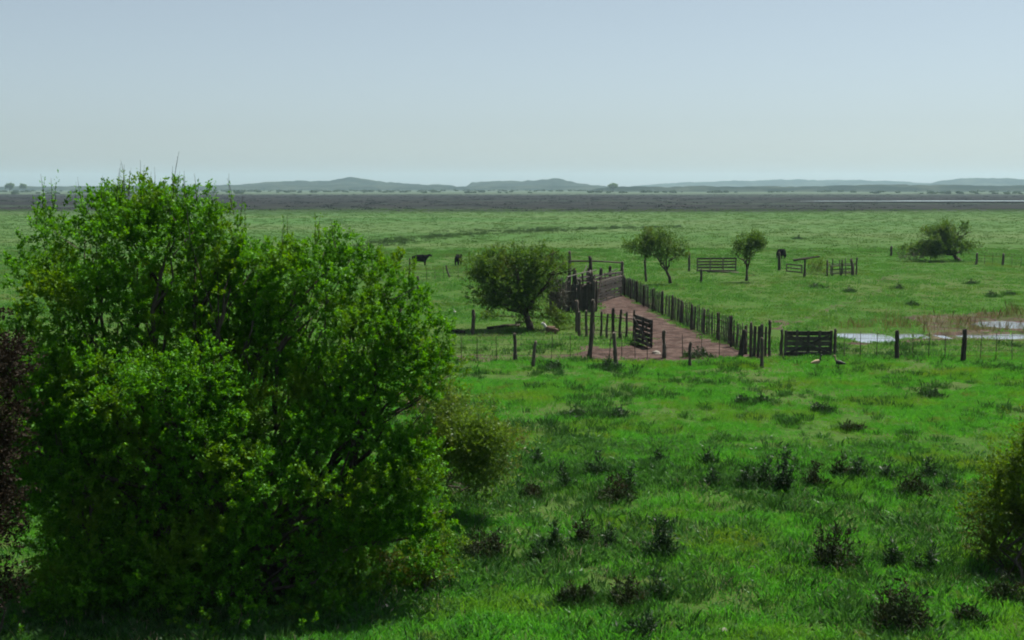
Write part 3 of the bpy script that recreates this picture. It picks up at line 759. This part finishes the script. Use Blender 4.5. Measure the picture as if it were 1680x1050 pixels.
# timber on the ground
for (xa, ya, xb, yb, r, lab) in [(800, 541, 852, 537, .10, 'dark fallen log lying left of the round crowned tree trunk'),
                                 (846, 533, 876, 532, .07, 'short pale log against the round crowned tree trunk'),
                                 (742, 546, 762, 548, .10, 'short dark log in the grass beside the huge bush'),
                                 (1160, 448, 1212, 449, .08, 'dark log lying along the foot of the plank hurdle'),
                                 (800, 522, 846, 523, .05, 'thin reddish pole lying behind the round crowned tree')]:
    a, b = gp(xa, ya), gp(xb, yb)
    o = MB().tube([a - a + Vector((0, 0, r * .8)), (b - a) * .5 + Vector((0, 0, r * .9 + .02)), b - a + Vector((0, 0, r * .8))], [r, r * .95, r * .8], 8, .15, nxt()).build('fallen_log', M['wood'] if 'pale' not in lab else M['board_grey'], None, a, True)
    tag(o, lab, 'log', 'timber lying in the grass')

# ------------------------------------------------------------------ animals
def skin_body(name, joints, edges, m, parent=None, loc=None, rz=0, sub=2, scale=1.0):
    me = bpy.data.meshes.new(name); me.from_pydata([tuple(Vector(j[0]) * scale) for j in joints], edges, []); me.update()
    o = link(name, me, m, parent, loc); o.rotation_euler = (0, 0, rz)
    md = o.modifiers.new('skin', 'SKIN'); md.use_smooth_shade = True
    if not me.skin_vertices: me.skin_vertices.new(name='')
    for i, j in enumerate(joints):
        r = j[1] if hasattr(j[1], '__len__') else (j[1], j[1])
        me.skin_vertices[0].data[i].radius = (r[0] * scale, r[1] * scale); me.skin_vertices[0].data[i].use_root = (i == 0)
    s = o.modifiers.new('sub', 'SUBSURF'); s.levels = sub; s.render_levels = sub
    return o
def cow(px, py, rz, label, head='up'):
    g = gp(px, py)
    hd = [((.84, 0, 1.08), .20), ((1.00, 0, 1.18), .15), ((1.14, 0, 1.22), .125), ((1.40, 0, 1.06), .085)] if head == 'up' else \
         [((.86, 0, 1.12), .17), ((1.06, 0, .80), .12), ((1.16, 0, .52), .11), ((1.26, 0, .28), .08)]
    J = [((0, 0, .86), (.34, .42)), ((.35, 0, .87), (.32, .42)), ((.62, 0, .93), (.27, .38))] + hd + [
         ((-.38, 0, .90), (.33, .38)), ((-.70, 0, .97), (.26, .28)), ((-.84, 0, 1.06), .07), ((-.88, 0, .85), .03), ((-.88, 0, .48), .045)]
    E = [(0, 1), (1, 2), (2, 3), (3, 4), (4, 5), (5, 6), (0, 7), (7, 8), (8, 9), (9, 10), (10, 11)]
    for s in (-1, 1):
        k = len(J)
        J += [((.56, s * .16, .60), .14), ((.56, s * .17, .34), .075), ((.57, s * .16, .06), .06)]; E += [(2, k), (k, k + 1), (k + 1, k + 2)]
        k = len(J)
        J += [((-.62, s * .17, .66), .17), ((-.68, s * .18, .36), .08), ((-.58, s * .17, .06), .06)]; E += [(8, k), (k, k + 1), (k + 1, k + 2)]
    t = tag(empty('cow', g, rz), label, 'cow', 'black cows grazing on the pasture'); t.scale = (.86, .86, .86)
    bo = skin_body('body', J, E, M['cow'], t)
    hx = hd[2][0]
    for s in (-1, 1):
        MB().tube([(hx[0] - .06, s * .09, hx[2] + .07), (hx[0] - .08, s * .24, hx[2] + .05)], [.04, .05], 5).build('ear', M['cow'], bo)
    return t
cow(689, 436, math.radians(14), 'black cow standing side on beside the huge bush, head raised to the right')
cow(752, 436, math.radians(80), 'second black cow from the left, seen end on before the open pasture', 'down')
cow(1281, 425, math.radians(-75), 'black cow seen end on behind a post between the trees', 'down')
# calf lying by the round crowned tree
g = gp(905, 547); t = tag(empty('calf', g, math.radians(176)), 'small brown and white calf lying beside the round crowned tree trunk', 'calf')
skin_body('body', [((0, 0, .22), (.17, .19)), ((.25, 0, .24), (.14, .17)), ((-.25, 0, .22), (.15, .17)), ((-.40, 0, .18), .08), ((.18, .14, .06), .05), ((.42, .14, .05), .04), ((-.15, .16, .07), .07), ((.08, .22, .05), .04)],
          [(0, 1), (0, 2), (2, 3), (1, 4), (4, 5), (2, 6), (6, 7)], M['calf'], t)
ch = skin_body('head', [((.28, 0, .28), .10), ((.38, 0, .46), .085), ((.44, 0, .55), .09), ((.56, 0, .49), .055)], [(0, 1), (1, 2), (2, 3)], M['white'], t)
for s in (-1, 1): MB().tube([(.41, s * .06, .60), (.38, s * .17, .60)], [.03, .035], 5).build('ear', M['calf'], ch)
def bird(px, py, rz, s, m, m2, label, neck=1.0):
    g = gp(px, py); t = tag(empty('bird', g, rz), label, 'bird')
    skin_body('body', [((0, 0, .24), (.075, .08)), ((.10, 0, .26), .055), ((-.12, 0, .23), .05), ((-.24, 0, .21), .02)], [(0, 1), (0, 2), (2, 3)], M[m], t, scale=s)
    skin_body('head', [((.10, 0, .27), .04), ((.13, 0, .30 + .10 * neck), .022), ((.15, 0, .33 + .14 * neck), .036), ((.20, 0, .325 + .14 * neck), .01)], [(0, 1), (1, 2), (2, 3)], M[m2], t, scale=s)
    for q in (-1, 1): MB().tube([(.01 * s, q * .03 * s, .20 * s), (.02 * s, q * .03 * s, 0)], .008 * s, 5).build('leg', M['bird_dark'], t)
bird(1340, 607, math.radians(15), 1.25, 'bird_tan', 'bird_dark', 'tan ground bird standing in the grass below the plank gate')
bird(1376, 609, math.radians(150), 1.2, 'bird_dark', 'bird_tan', 'dark ground bird standing right of the tan bird below the plank gate')
bird(746, 519, math.radians(250), .8, 'white', 'white', 'small white bird in the grass beside the huge bush', .8)

# ------------------------------------------------------------------ weeds one can tell apart
def weed(px, py, w, h, mat, label, spires=4, seed=0, name='thistle', cat='weed', dens=1.0):
    r = np.random.default_rng(900 + seed); g = gp(px, py); k = g.y / F; W, Hh = w * k, h * k
    t = tag(empty(name, g), label, cat, 'weeds standing in the grass')
    mb = MB(); P = []; D = []
    for i in range(spires):
        a = r.uniform(0, 2 * math.pi); q = math.sqrt(r.random()) * W * .42; hh = Hh * (1 - .55 * (q / (W * .42 + 1e-6)) * r.random()) * (1.05 if i == 0 else r.uniform(.4, 1.0))
        if i == 0: q *= .3
        b = np.array([q * math.cos(a), q * math.sin(a), 0]); top = b + np.array([r.normal(0, .10) * hh, r.normal(0, .10) * hh, hh])
        mb.tube([b - UP * .05, (b + top) / 2 + r.normal(0, .02, 3), top], [.012, .009, .004], 4)
        m = max(4, int(hh / (.045 if i == 0 else .07)))
        for j in range(m):
            f = (j + .5) / m; P.append(b + (top - b) * f); v = r.normal(0, 1, 3); v[2] = abs(v[2]) * .8 + .25; v[2] += .5; D.append(v * (1.05 - .75 * f))
    for i in range(int(26 * dens * max(.4, W / .6))):      # leaves low down
        a = r.uniform(0, 2 * math.pi); q = math.sqrt(r.random()) * W * .45
        P.append(np.array([q * math.cos(a), q * math.sin(a), r.uniform(.0, .35) * Hh * (1 - q / W)])); D.append(np.array([math.cos(a), math.sin(a), r.uniform(.4, 1.6)]))
    P, D = np.array(P), np.array(D); Ln = np.clip(np.linalg.norm(D, axis=1), .3, 1.4)
    V, Fq, var = sprays(P, unit(D), 11, min(.24, .28 * max(W, .35)), .10, .030, spread=.9, droop=.3, r=r)
    link('foliage', np_mesh('foliage', V, Fq, var), M[mat], t)
    mb.build('stalks', M['stem'], t)
    return t
TH, TB = 'thistle', 'thistle_brown'
WEEDS = [
    (1283, 803, 30, 80, TH, 'tallest dark thistle spire in the weed row at right', 5), (1252, 800, 44, 50, TH, 'bushy dark thistle just left of the tallest spire', 6),
    (1222, 800, 28, 40, TH, 'smaller thistle at the left end of the tallest spire clump', 4), (1166, 797, 26, 38, TH, 'dark thistle standing alone between the picket lane and weed row', 3),
    (1338, 797, 34, 46, TB, 'dark forked thistle first to the right of the tallest spire', 5), (1378, 783, 24, 42, TB, 'thin brownish thistle second to the right of the tallest spire', 4),
    (1410, 784, 24, 32, TH, 'short dark thistle third to the right of the tallest spire', 4), (1456, 784, 28, 30, TH, 'low green thistle in the middle of the right weed row', 4),
    (1497, 806, 52, 32, TB, 'wide reddish brown weed clump in the right weed row', 7), (1524, 782, 20, 34, TH, 'dark narrow thistle at the right end of the weed row', 3),
    (1554, 800, 26, 20, TH, 'small low weed past the right end of the weed row', 3),
    (1008, 822, 58, 46, TB, 'broad reddish brown weed clump with a spike, near the middle', 7), (1034, 806, 14, 40, TH, 'dark single spike on the right of the broad brown clump', 2),
    (927, 800, 14, 40, TH, 'lone slim green spire left of the broad brown clump', 2), (872, 817, 40, 22, TB, 'low flat brown weed patch close to the olive shrub', 5),
    (980, 776, 40, 34, TH, 'soft green weed tuft above the broad brown clump', 5), (1081, 758, 12, 26, TH, 'thin spike in the open grass above the middle clumps', 2),
    (1160, 764, 10, 26, TH, 'thin spike standing above the lone dark thistle', 2), (880, 760, 12, 24, TH, 'thin spike nearest the olive shrub', 2),
    (909, 898, 32, 60, TH, 'upright dark thistle with a bent tip left of its twin', 4), (961, 888, 28, 52, TB, 'upright dark thistle right of its twin', 4),
    (1001, 893, 24, 34, TH, 'small dark weed right of the twin upright thistles', 3), (1084, 912, 50, 68, TH, 'dense dark round thistle clump in the foreground centre', 8),
    (792, 912, 70, 52, TB, 'wide brownish weed clump next to the huge bush', 9), (880, 918, 26, 30, TH, 'small green weed left of the twin upright thistles', 3),
    (934, 990, 34, 56, TB, 'dark weed with one spike in the bottom foreground', 4), (962, 985, 30, 26, TB, 'low reddish weed beside the bottom foreground spike', 4),
    (1028, 988, 56, 42, TB, 'low dark brown weed clump, bottom centre', 7), (1080, 976, 36, 36, TH, 'small green weed right of the bottom centre clump', 4),
    (1052, 1040, 60, 40, TH, 'greyish green weed patch at the bottom edge of the picture', 7),
    (1372, 924, 76, 66, TB, 'dark bushy weed clump with two thin tips, lower right', 10), (1466, 922, 30, 44, TH, 'small green weed right of the two tipped clump', 4),
    (1520, 935, 28, 50, TH, 'dark narrow weed between the small green weed and the edge bush', 4), (1476, 1030, 96, 84, TB, 'largest dark brown weed clump near the bottom right corner', 13),
    (1590, 1020, 44, 34, TB, 'low dark weed below the edge bush', 5), (1650, 985, 60, 40, TB, 'low brown weed at the foot of the edge bush', 6),
    (907, 606, 24, 18, TH, 'small grass tussock before the near fence right of the short post', 4), (1001, 606, 34, 24, TH, 'dark tussock at the foot of the leaning post', 6),
    (1146, 585, 36, 18, TH, 'green tussock just behind the short post before the earth lane', 5), (1526, 652, 30, 16, TH, 'small tussock in the open grass right of the gate', 4),
    (1350, 676, 34, 14, TH, 'flat tussock in the open grass below the two ground birds', 4), (1396, 708, 34, 14, TB, 'flat brown tussock in the open grass above the weed row', 4),
    (1010, 684, 40, 12, TH, 'low dark tussock in the open grass at the centre', 4), (945, 686, 34, 12, TH, 'low dark tussock left of the central one', 4),
    (1218, 660, 20, 14, TH, 'tiny tussock in the open grass below the board panel', 3), (1250, 660, 18, 12, TH, 'tiny tussock right of its neighbour below the board panel', 3),
    (1475, 474, 14, 8, TH, 'tiny dark tuft in the far right pasture under the windswept tree', 3), (1627, 487, 16, 13, TH, 'pointed dark tuft in the far right pasture', 3),
    (1394, 479, 16, 8, TH, 'tiny dark tuft in the pasture below the small pen fence', 3), (1497, 501, 16, 7, TH, 'flat dark tuft in the pasture above the puddles', 3),
    (1594, 467, 14, 8, TH, 'small dark tuft right of the windswept tree foot', 3), (1340, 472, 20, 10, TH, 'small green tuft below the beam on its post', 3),
    (1310, 392, 14, 7, TH, 'tiny dark tuft in the far field above the end on cow', 3), (1658, 484, 14, 7, TH, 'tiny dark tuft right of the pointed tuft', 3),
]
for i, (x, y, w, h, m, lab, ns) in enumerate(WEEDS):
    weed(x, y, w, h, m, lab, ns, i, 'weed_clump' if ('clump' in lab or 'patch' in lab) else 'tussock' if ('tuss' in lab or 'tuft' in lab) else 'thistle')
# pale stones and one bright stone
for i, (x, y, s, lab) in enumerate([(1187, 1033, .10, 'small pale stone in the grass at the bottom edge'), (1466, 915, .13, 'pale stone beside the small green weed at lower right'),
                                    (1640, 935, .12, 'pale stone at the foot of the edge bush'), (1076, 580, .22, 'flat pale slab on the earth lane left of a fence post'),
                                    (632, 992, .10, 'pale stone in the shade under the huge bush')]):
    g = gp(x, y); r = random.Random(i); mb = MB()
    mb.tube([(0, 0, -.3 * s), (0, 0, .1 * s), (.05 * s, 0, .45 * s), (0, 0, .6 * s)], [s * .8, s, s * .7, s * .3], 8, .25, i); tag(mb.build('stone', M['stone'], None, g, False), lab, 'stone')

# ------------------------------------------------------------------ grass, reeds, sedge: what nobody could count
def tuft_mesh(name, n, hgt, rad, wid, seed, bend=.5, broad=False):
    r = np.random.default_rng(seed)
    a = r.uniform(0, 2 * np.pi, n); q = np.sqrt(r.random(n)) * rad
    base = np.stack([q * np.cos(a), q * np.sin(a), np.full(n, -.02)], -1)
    az = a + r.normal(0, .8, n); h = hgt * r.uniform(.45, 1.1, n); bd = h * bend * r.uniform(.2, 1.3, n)
    out = np.stack([np.cos(az), np.sin(az), 0 * az], -1); th = r.uniform(0, np.pi, n); side = np.stack([np.cos(th), np.sin(th), 0 * th], -1) * wid * r.uniform(.6, 1.3, (n, 1))
    mid = base + out * bd[:, None] * .35 + UP * h[:, None] * .6; top = base + out * bd[:, None] + UP * h[:, None] * r.uniform(.75, 1.0, (n, 1))
    k = .9 if not broad else 2.2
    V = np.stack([base - side * .5, base + side * .5, mid + side * .5 * k, top, mid - side * .5 * k], 1).reshape(-1, 3)
    i5 = np.arange(n)[:, None] * 5
    q4 = np.concatenate([i5 + np.array([[0, 1, 2, 4]]), i5 + np.array([[4, 2, 3, 3]])])
    me = bpy.data.meshes.new(name)
    me.from_pydata(V.tolist(), [], [tuple(f) for f in (i5 + np.array([[0, 1, 2, 3, 4]])).tolist()]); me.update()
    at = me.attributes.new('var', 'FLOAT', 'POINT'); at.data.foreach_set('value', np.repeat(r.random(n), 5).astype(np.float32))
    return me
def scatter(name, pts, scl, rotz, variants, m, label, cat, idxs=None, tilt=.12):
    """one object that holds instances of the variants on the given points"""
    cl = bpy.data.collections.new(name + '_kinds')
    for i, me in enumerate(variants): link('%s_kind_%02d' % (name, i), me, m, col=cl)
    n = len(pts)
    me = bpy.data.meshes.new(name); me.vertices.add(n); me.vertices.foreach_set('co', np.ascontiguousarray(pts, np.float32).ravel())
    a = me.attributes.new('scl', 'FLOAT', 'POINT'); a.data.foreach_set('value', np.ascontiguousarray(scl, np.float32))
    R = np.stack([rng.normal(0, tilt, n), rng.normal(0, tilt, n), rotz], -1)
    a = me.attributes.new('rot', 'FLOAT_VECTOR', 'POINT'); a.data.foreach_set('vector', np.ascontiguousarray(R, np.float32).ravel())
    o = link(name, me, m); o['label'] = label; o['category'] = cat; kind(o, 'stuff')
    ng = bpy.data.node_groups.new(name, 'GeometryNodeTree')
    ng.interface.new_socket('Geometry', in_out='INPUT', socket_type='NodeSocketGeometry'); ng.interface.new_socket('Geometry', in_out='OUTPUT', socket_type='NodeSocketGeometry')
    gi, go = ng.nodes.new('NodeGroupInput'), ng.nodes.new('NodeGroupOutput')
    ci = ng.nodes.new('GeometryNodeCollectionInfo'); ci.inputs['Collection'].default_value = cl
    ci.inputs['Separate Children'].default_value = True; ci.inputs['Reset Children'].default_value = True
    ip = ng.nodes.new('GeometryNodeInstanceOnPoints'); ip.inputs['Pick Instance'].default_value = True
    na = ng.nodes.new('GeometryNodeInputNamedAttribute'); na.data_type = 'FLOAT'; na.inputs['Name'].default_value = 'scl'
    nr = ng.nodes.new('GeometryNodeInputNamedAttribute'); nr.data_type = 'FLOAT_VECTOR'; nr.inputs['Name'].default_value = 'rot'
    rv = ng.nodes.new('FunctionNodeRandomValue'); rv.data_type = 'INT'
    for s in rv.inputs:
        if s.type == 'INT' and s.name == 'Max': s.default_value = len(variants) - 1
        if s.type == 'INT' and s.name == 'Min': s.default_value = 0
    L = ng.links
    L.new(gi.outputs[0], ip.inputs['Points']); L.new(ci.outputs[0], ip.inputs['Instance'])
    L.new([s for s in rv.outputs if s.type == 'INT'][0], ip.inputs['Instance Index'])
    L.new([s for s in na.outputs if s.enabled][0] if any(s.enabled for s in na.outputs) else na.outputs[0], ip.inputs['Scale'])
    L.new(nr.outputs[0], ip.inputs['Rotation']); L.new(ip.outputs[0], go.inputs[0])
    md = o.modifiers.new('scatter', 'NODES'); md.node_group = ng
    return o
def field(n, y0, y1, keep=None, marg=1.25, power=1.0, extra=4.0):
    """random points of the visible wedge of ground (a little wider than the view)"""
    u = rng.random(n); y = (y0 ** (2 * power) + u * (y1 ** (2 * power) - y0 ** (2 * power))) ** (1 / (2 * power))
    x = (rng.random(n) - .5) * (y * 1680 / F * marg + extra)
    k = rng.random(n) < (1 - np.clip(dirt(x, y) * 1.35, 0, 1)) * np.clip((fbm(x / 1.9, y / 1.9, 44) - .30) * 6, .12, 1) if keep is None else keep(x, y)
    h = height(x, y); k &= h > -.085
    x, y, h = x[k], y[k], h[k]
    return np.stack([x, y, h], -1)
def go(name, pts, lo, hi, variants, m, label, cat, patch=None, tilt=.12):
    s = rng.uniform(lo, hi, len(pts))
    if patch is not None: s = s * patch(pts[:, 0], pts[:, 1])
    return scatter(name, pts, s, rng.uniform(0, 6.28, len(pts)), variants, m, label, cat, tilt=tilt)
short = [tuft_mesh('grass', 26, .13, .20, .012, 100 + i, .7) for i in range(6)]
gp_patch = lambda x, y: .35 + 1.35 * fbm(x / 2.2, y / 2.2, 61, 4)
go('grass', field(60000, 17.5, 54, power=.8), .7, 1.3, short, M['grass'], 'short green pasture grass of the near field', 'grass', gp_patch)
far_t = [tuft_mesh('far_grass', 22, .15, .42, .03, 200 + i, .7) for i in range(5)]
go('far_grass', field(46000, 52, 150, power=.75), .7, 1.3, far_t, M['grass_mid'], 'short grass of the pasture beyond the near fence', 'grass', gp_patch)
low = [tuft_mesh('low_weeds', 16, .15, .15, .018, 300 + i, .9, True) for i in range(5)]
kp = lambda x, y: (rng.random(len(x)) < np.clip((fbm(x / 2.2, y / 1.8, 71) - .40) * 2.6, .06, .8)) & (dirt(x, y) < .3)
go('low_weeds', field(22000, 17.5, 36, kp), .6, 1.6, low, M['weed_low'], 'patches of dull green broad leaved weeds in the foreground grass', 'weeds')
tall = [tuft_mesh('tall_grass', 30, .27, .18, .014, 350 + i, .6) for i in range(4)]
kt = lambda x, y: (rng.random(len(x)) < np.clip((fbm(x / 1.5, y / 1.5, 77) - .48) * 4, .02, .9)) & (dirt(x, y) < .3)
ring = []
for (x, y, w, h, m, lab, ns) in WEEDS:      # longer grass round the weeds, where nothing grazes
    g = gat(x, y); W = w * g.y / F
    for _ in range(5 + int(W * 16)):
        a_ = random.uniform(0, 6.28); q = W * random.uniform(.25, .95); ring.append((g.x + q * math.cos(a_), g.y + q * math.sin(a_)))
for _ in range(900):                        # and in the scrubby bands between them
    x, y = (random.uniform(830, 1580), random.gauss(782, 16)) if random.random() < .5 else (random.uniform(740, 1640), random.gauss(925, 45))
    g = gat(x, min(1050, y)); ring.append((g.x, g.y))
ring = np.array(ring); ring = np.column_stack([ring, height(ring[:, 0], ring[:, 1])])
go('tall_grass', np.concatenate([field(17000, 17.5, 58, kt), ring]), .4, 1.3, tall, M['tall_grass'], 'darker tufts of longer grass dotted over the near field', 'grass')
dry = [tuft_mesh('dry_stems', 5, .30, .12, .007, 400 + i, .5) for i in range(4)]
go('dry_stems', field(5200, 17.5, 30, kp), .4, 1.1, dry, M['straw'], 'scattered pale dry stems in the foreground grass', 'stems', tilt=.3)
rk = lambda x, y: np.ones(len(x), bool)
def reed_pts(n, boxes):
    o = []
    for (x0, x1, y0, y1) in boxes:
        for _ in range(n): o.append(tuple(gp(random.uniform(x0, x1), random.uniform(y0, y1))))
    o = np.array(o); return o[o[:, 2] > -.09]
reeds = [tuft_mesh('reeds', 8, .62, .25, .012, 500 + i, .25) for i in range(4)]
go('reeds', reed_pts(75, [(1380, 1520, 530, 545), (1500, 1620, 520, 552), (1440, 1600, 522, 540), (1600, 1720, 515, 524), (1590, 1720, 538, 546), (1650, 1740, 505, 520)]), .5, 1.15, reeds, M['reed'],
   'thin brownish reeds around the puddles', 'reeds')
rush = [tuft_mesh('rushes', 24, .42, .8, .05, 600 + i, .35) for i in range(4)]
o = []
for k in range(1500):       # a curving line of dark rushes in the far field
    f = random.random() ** .8; x = 560 + f * 560; y = np.interp(x, [560, 640, 720, 800, 900, 1000, 1120], [413, 397, 388, 382, 378, 374.5, 372])
    g = gp(x, y + random.gauss(0, 1.2 + 2.6 * (1 - f))); 
    if random.random() < .6 - .45 * f: o.append(tuple(g))
go('rushes', np.array(o), .5, 1.1, rush, M['rush'], 'curving dark line of rushes across the far pasture', 'rushes')
tus = [tuft_mesh('coarse_grass', 24, .20, .9, .05, 650 + i, .8) for i in range(4)]
go('coarse_grass', field(26000, 130, 420, power=.7), .6, 1.3, tus, M['grass_far'], 'coarse grass of the far pasture', 'grass')
sedge = [tuft_mesh('marsh_sedge', 40, .32, 3.4, .30, 700 + i, .3) for i in range(4)]
mk = lambda x, y: rng.random(len(x)) < np.clip((fbm(x / 90, y / 35, 81) - .36) * 5, 0, 1)
go('marsh_sedge', field(3500, 385, 1300, mk, 1.2, .8), .5, 1.2, sedge, M['marsh'], 'dark brown sedge marsh stretching below the hills', 'sedge')
wood_ = [tuft_mesh('far_wood', 60, 6, 7, 3.0, 800 + i, .4, True) for i in range(4)]
fw = lambda x, y: rng.random(len(x)) < np.clip((fbm(x / 260, y / 60, 91) - .52) * 6, 0, 1)
go('far_wood', field(1500, 1300, 2700, fw, 1.2, .8), .25, .6, wood_, M['rush'], 'distant belts of low scrub on the plain', 'scrub')

# ------------------------------------------------------------------ haze
m, n, out = new_mat('air')
pv = n.nodes.new('ShaderNodeVolumePrincipled'); pv.inputs['Color'].default_value = (0.62, 0.86, 1.0, 1); pv.inputs['Density'].default_value = 0.00011
pv.inputs['Anisotropy'].default_value = 0.2
n.links.new(pv.outputs[0], out.inputs['Volume'])
hb = MB().box((0, 3370, 40), (13200, 7000, 84)).build('haze', m); kind(hb, 'stuff'); hb['label'] = 'pale haze over the whole plain'; hb['category'] = 'haze'
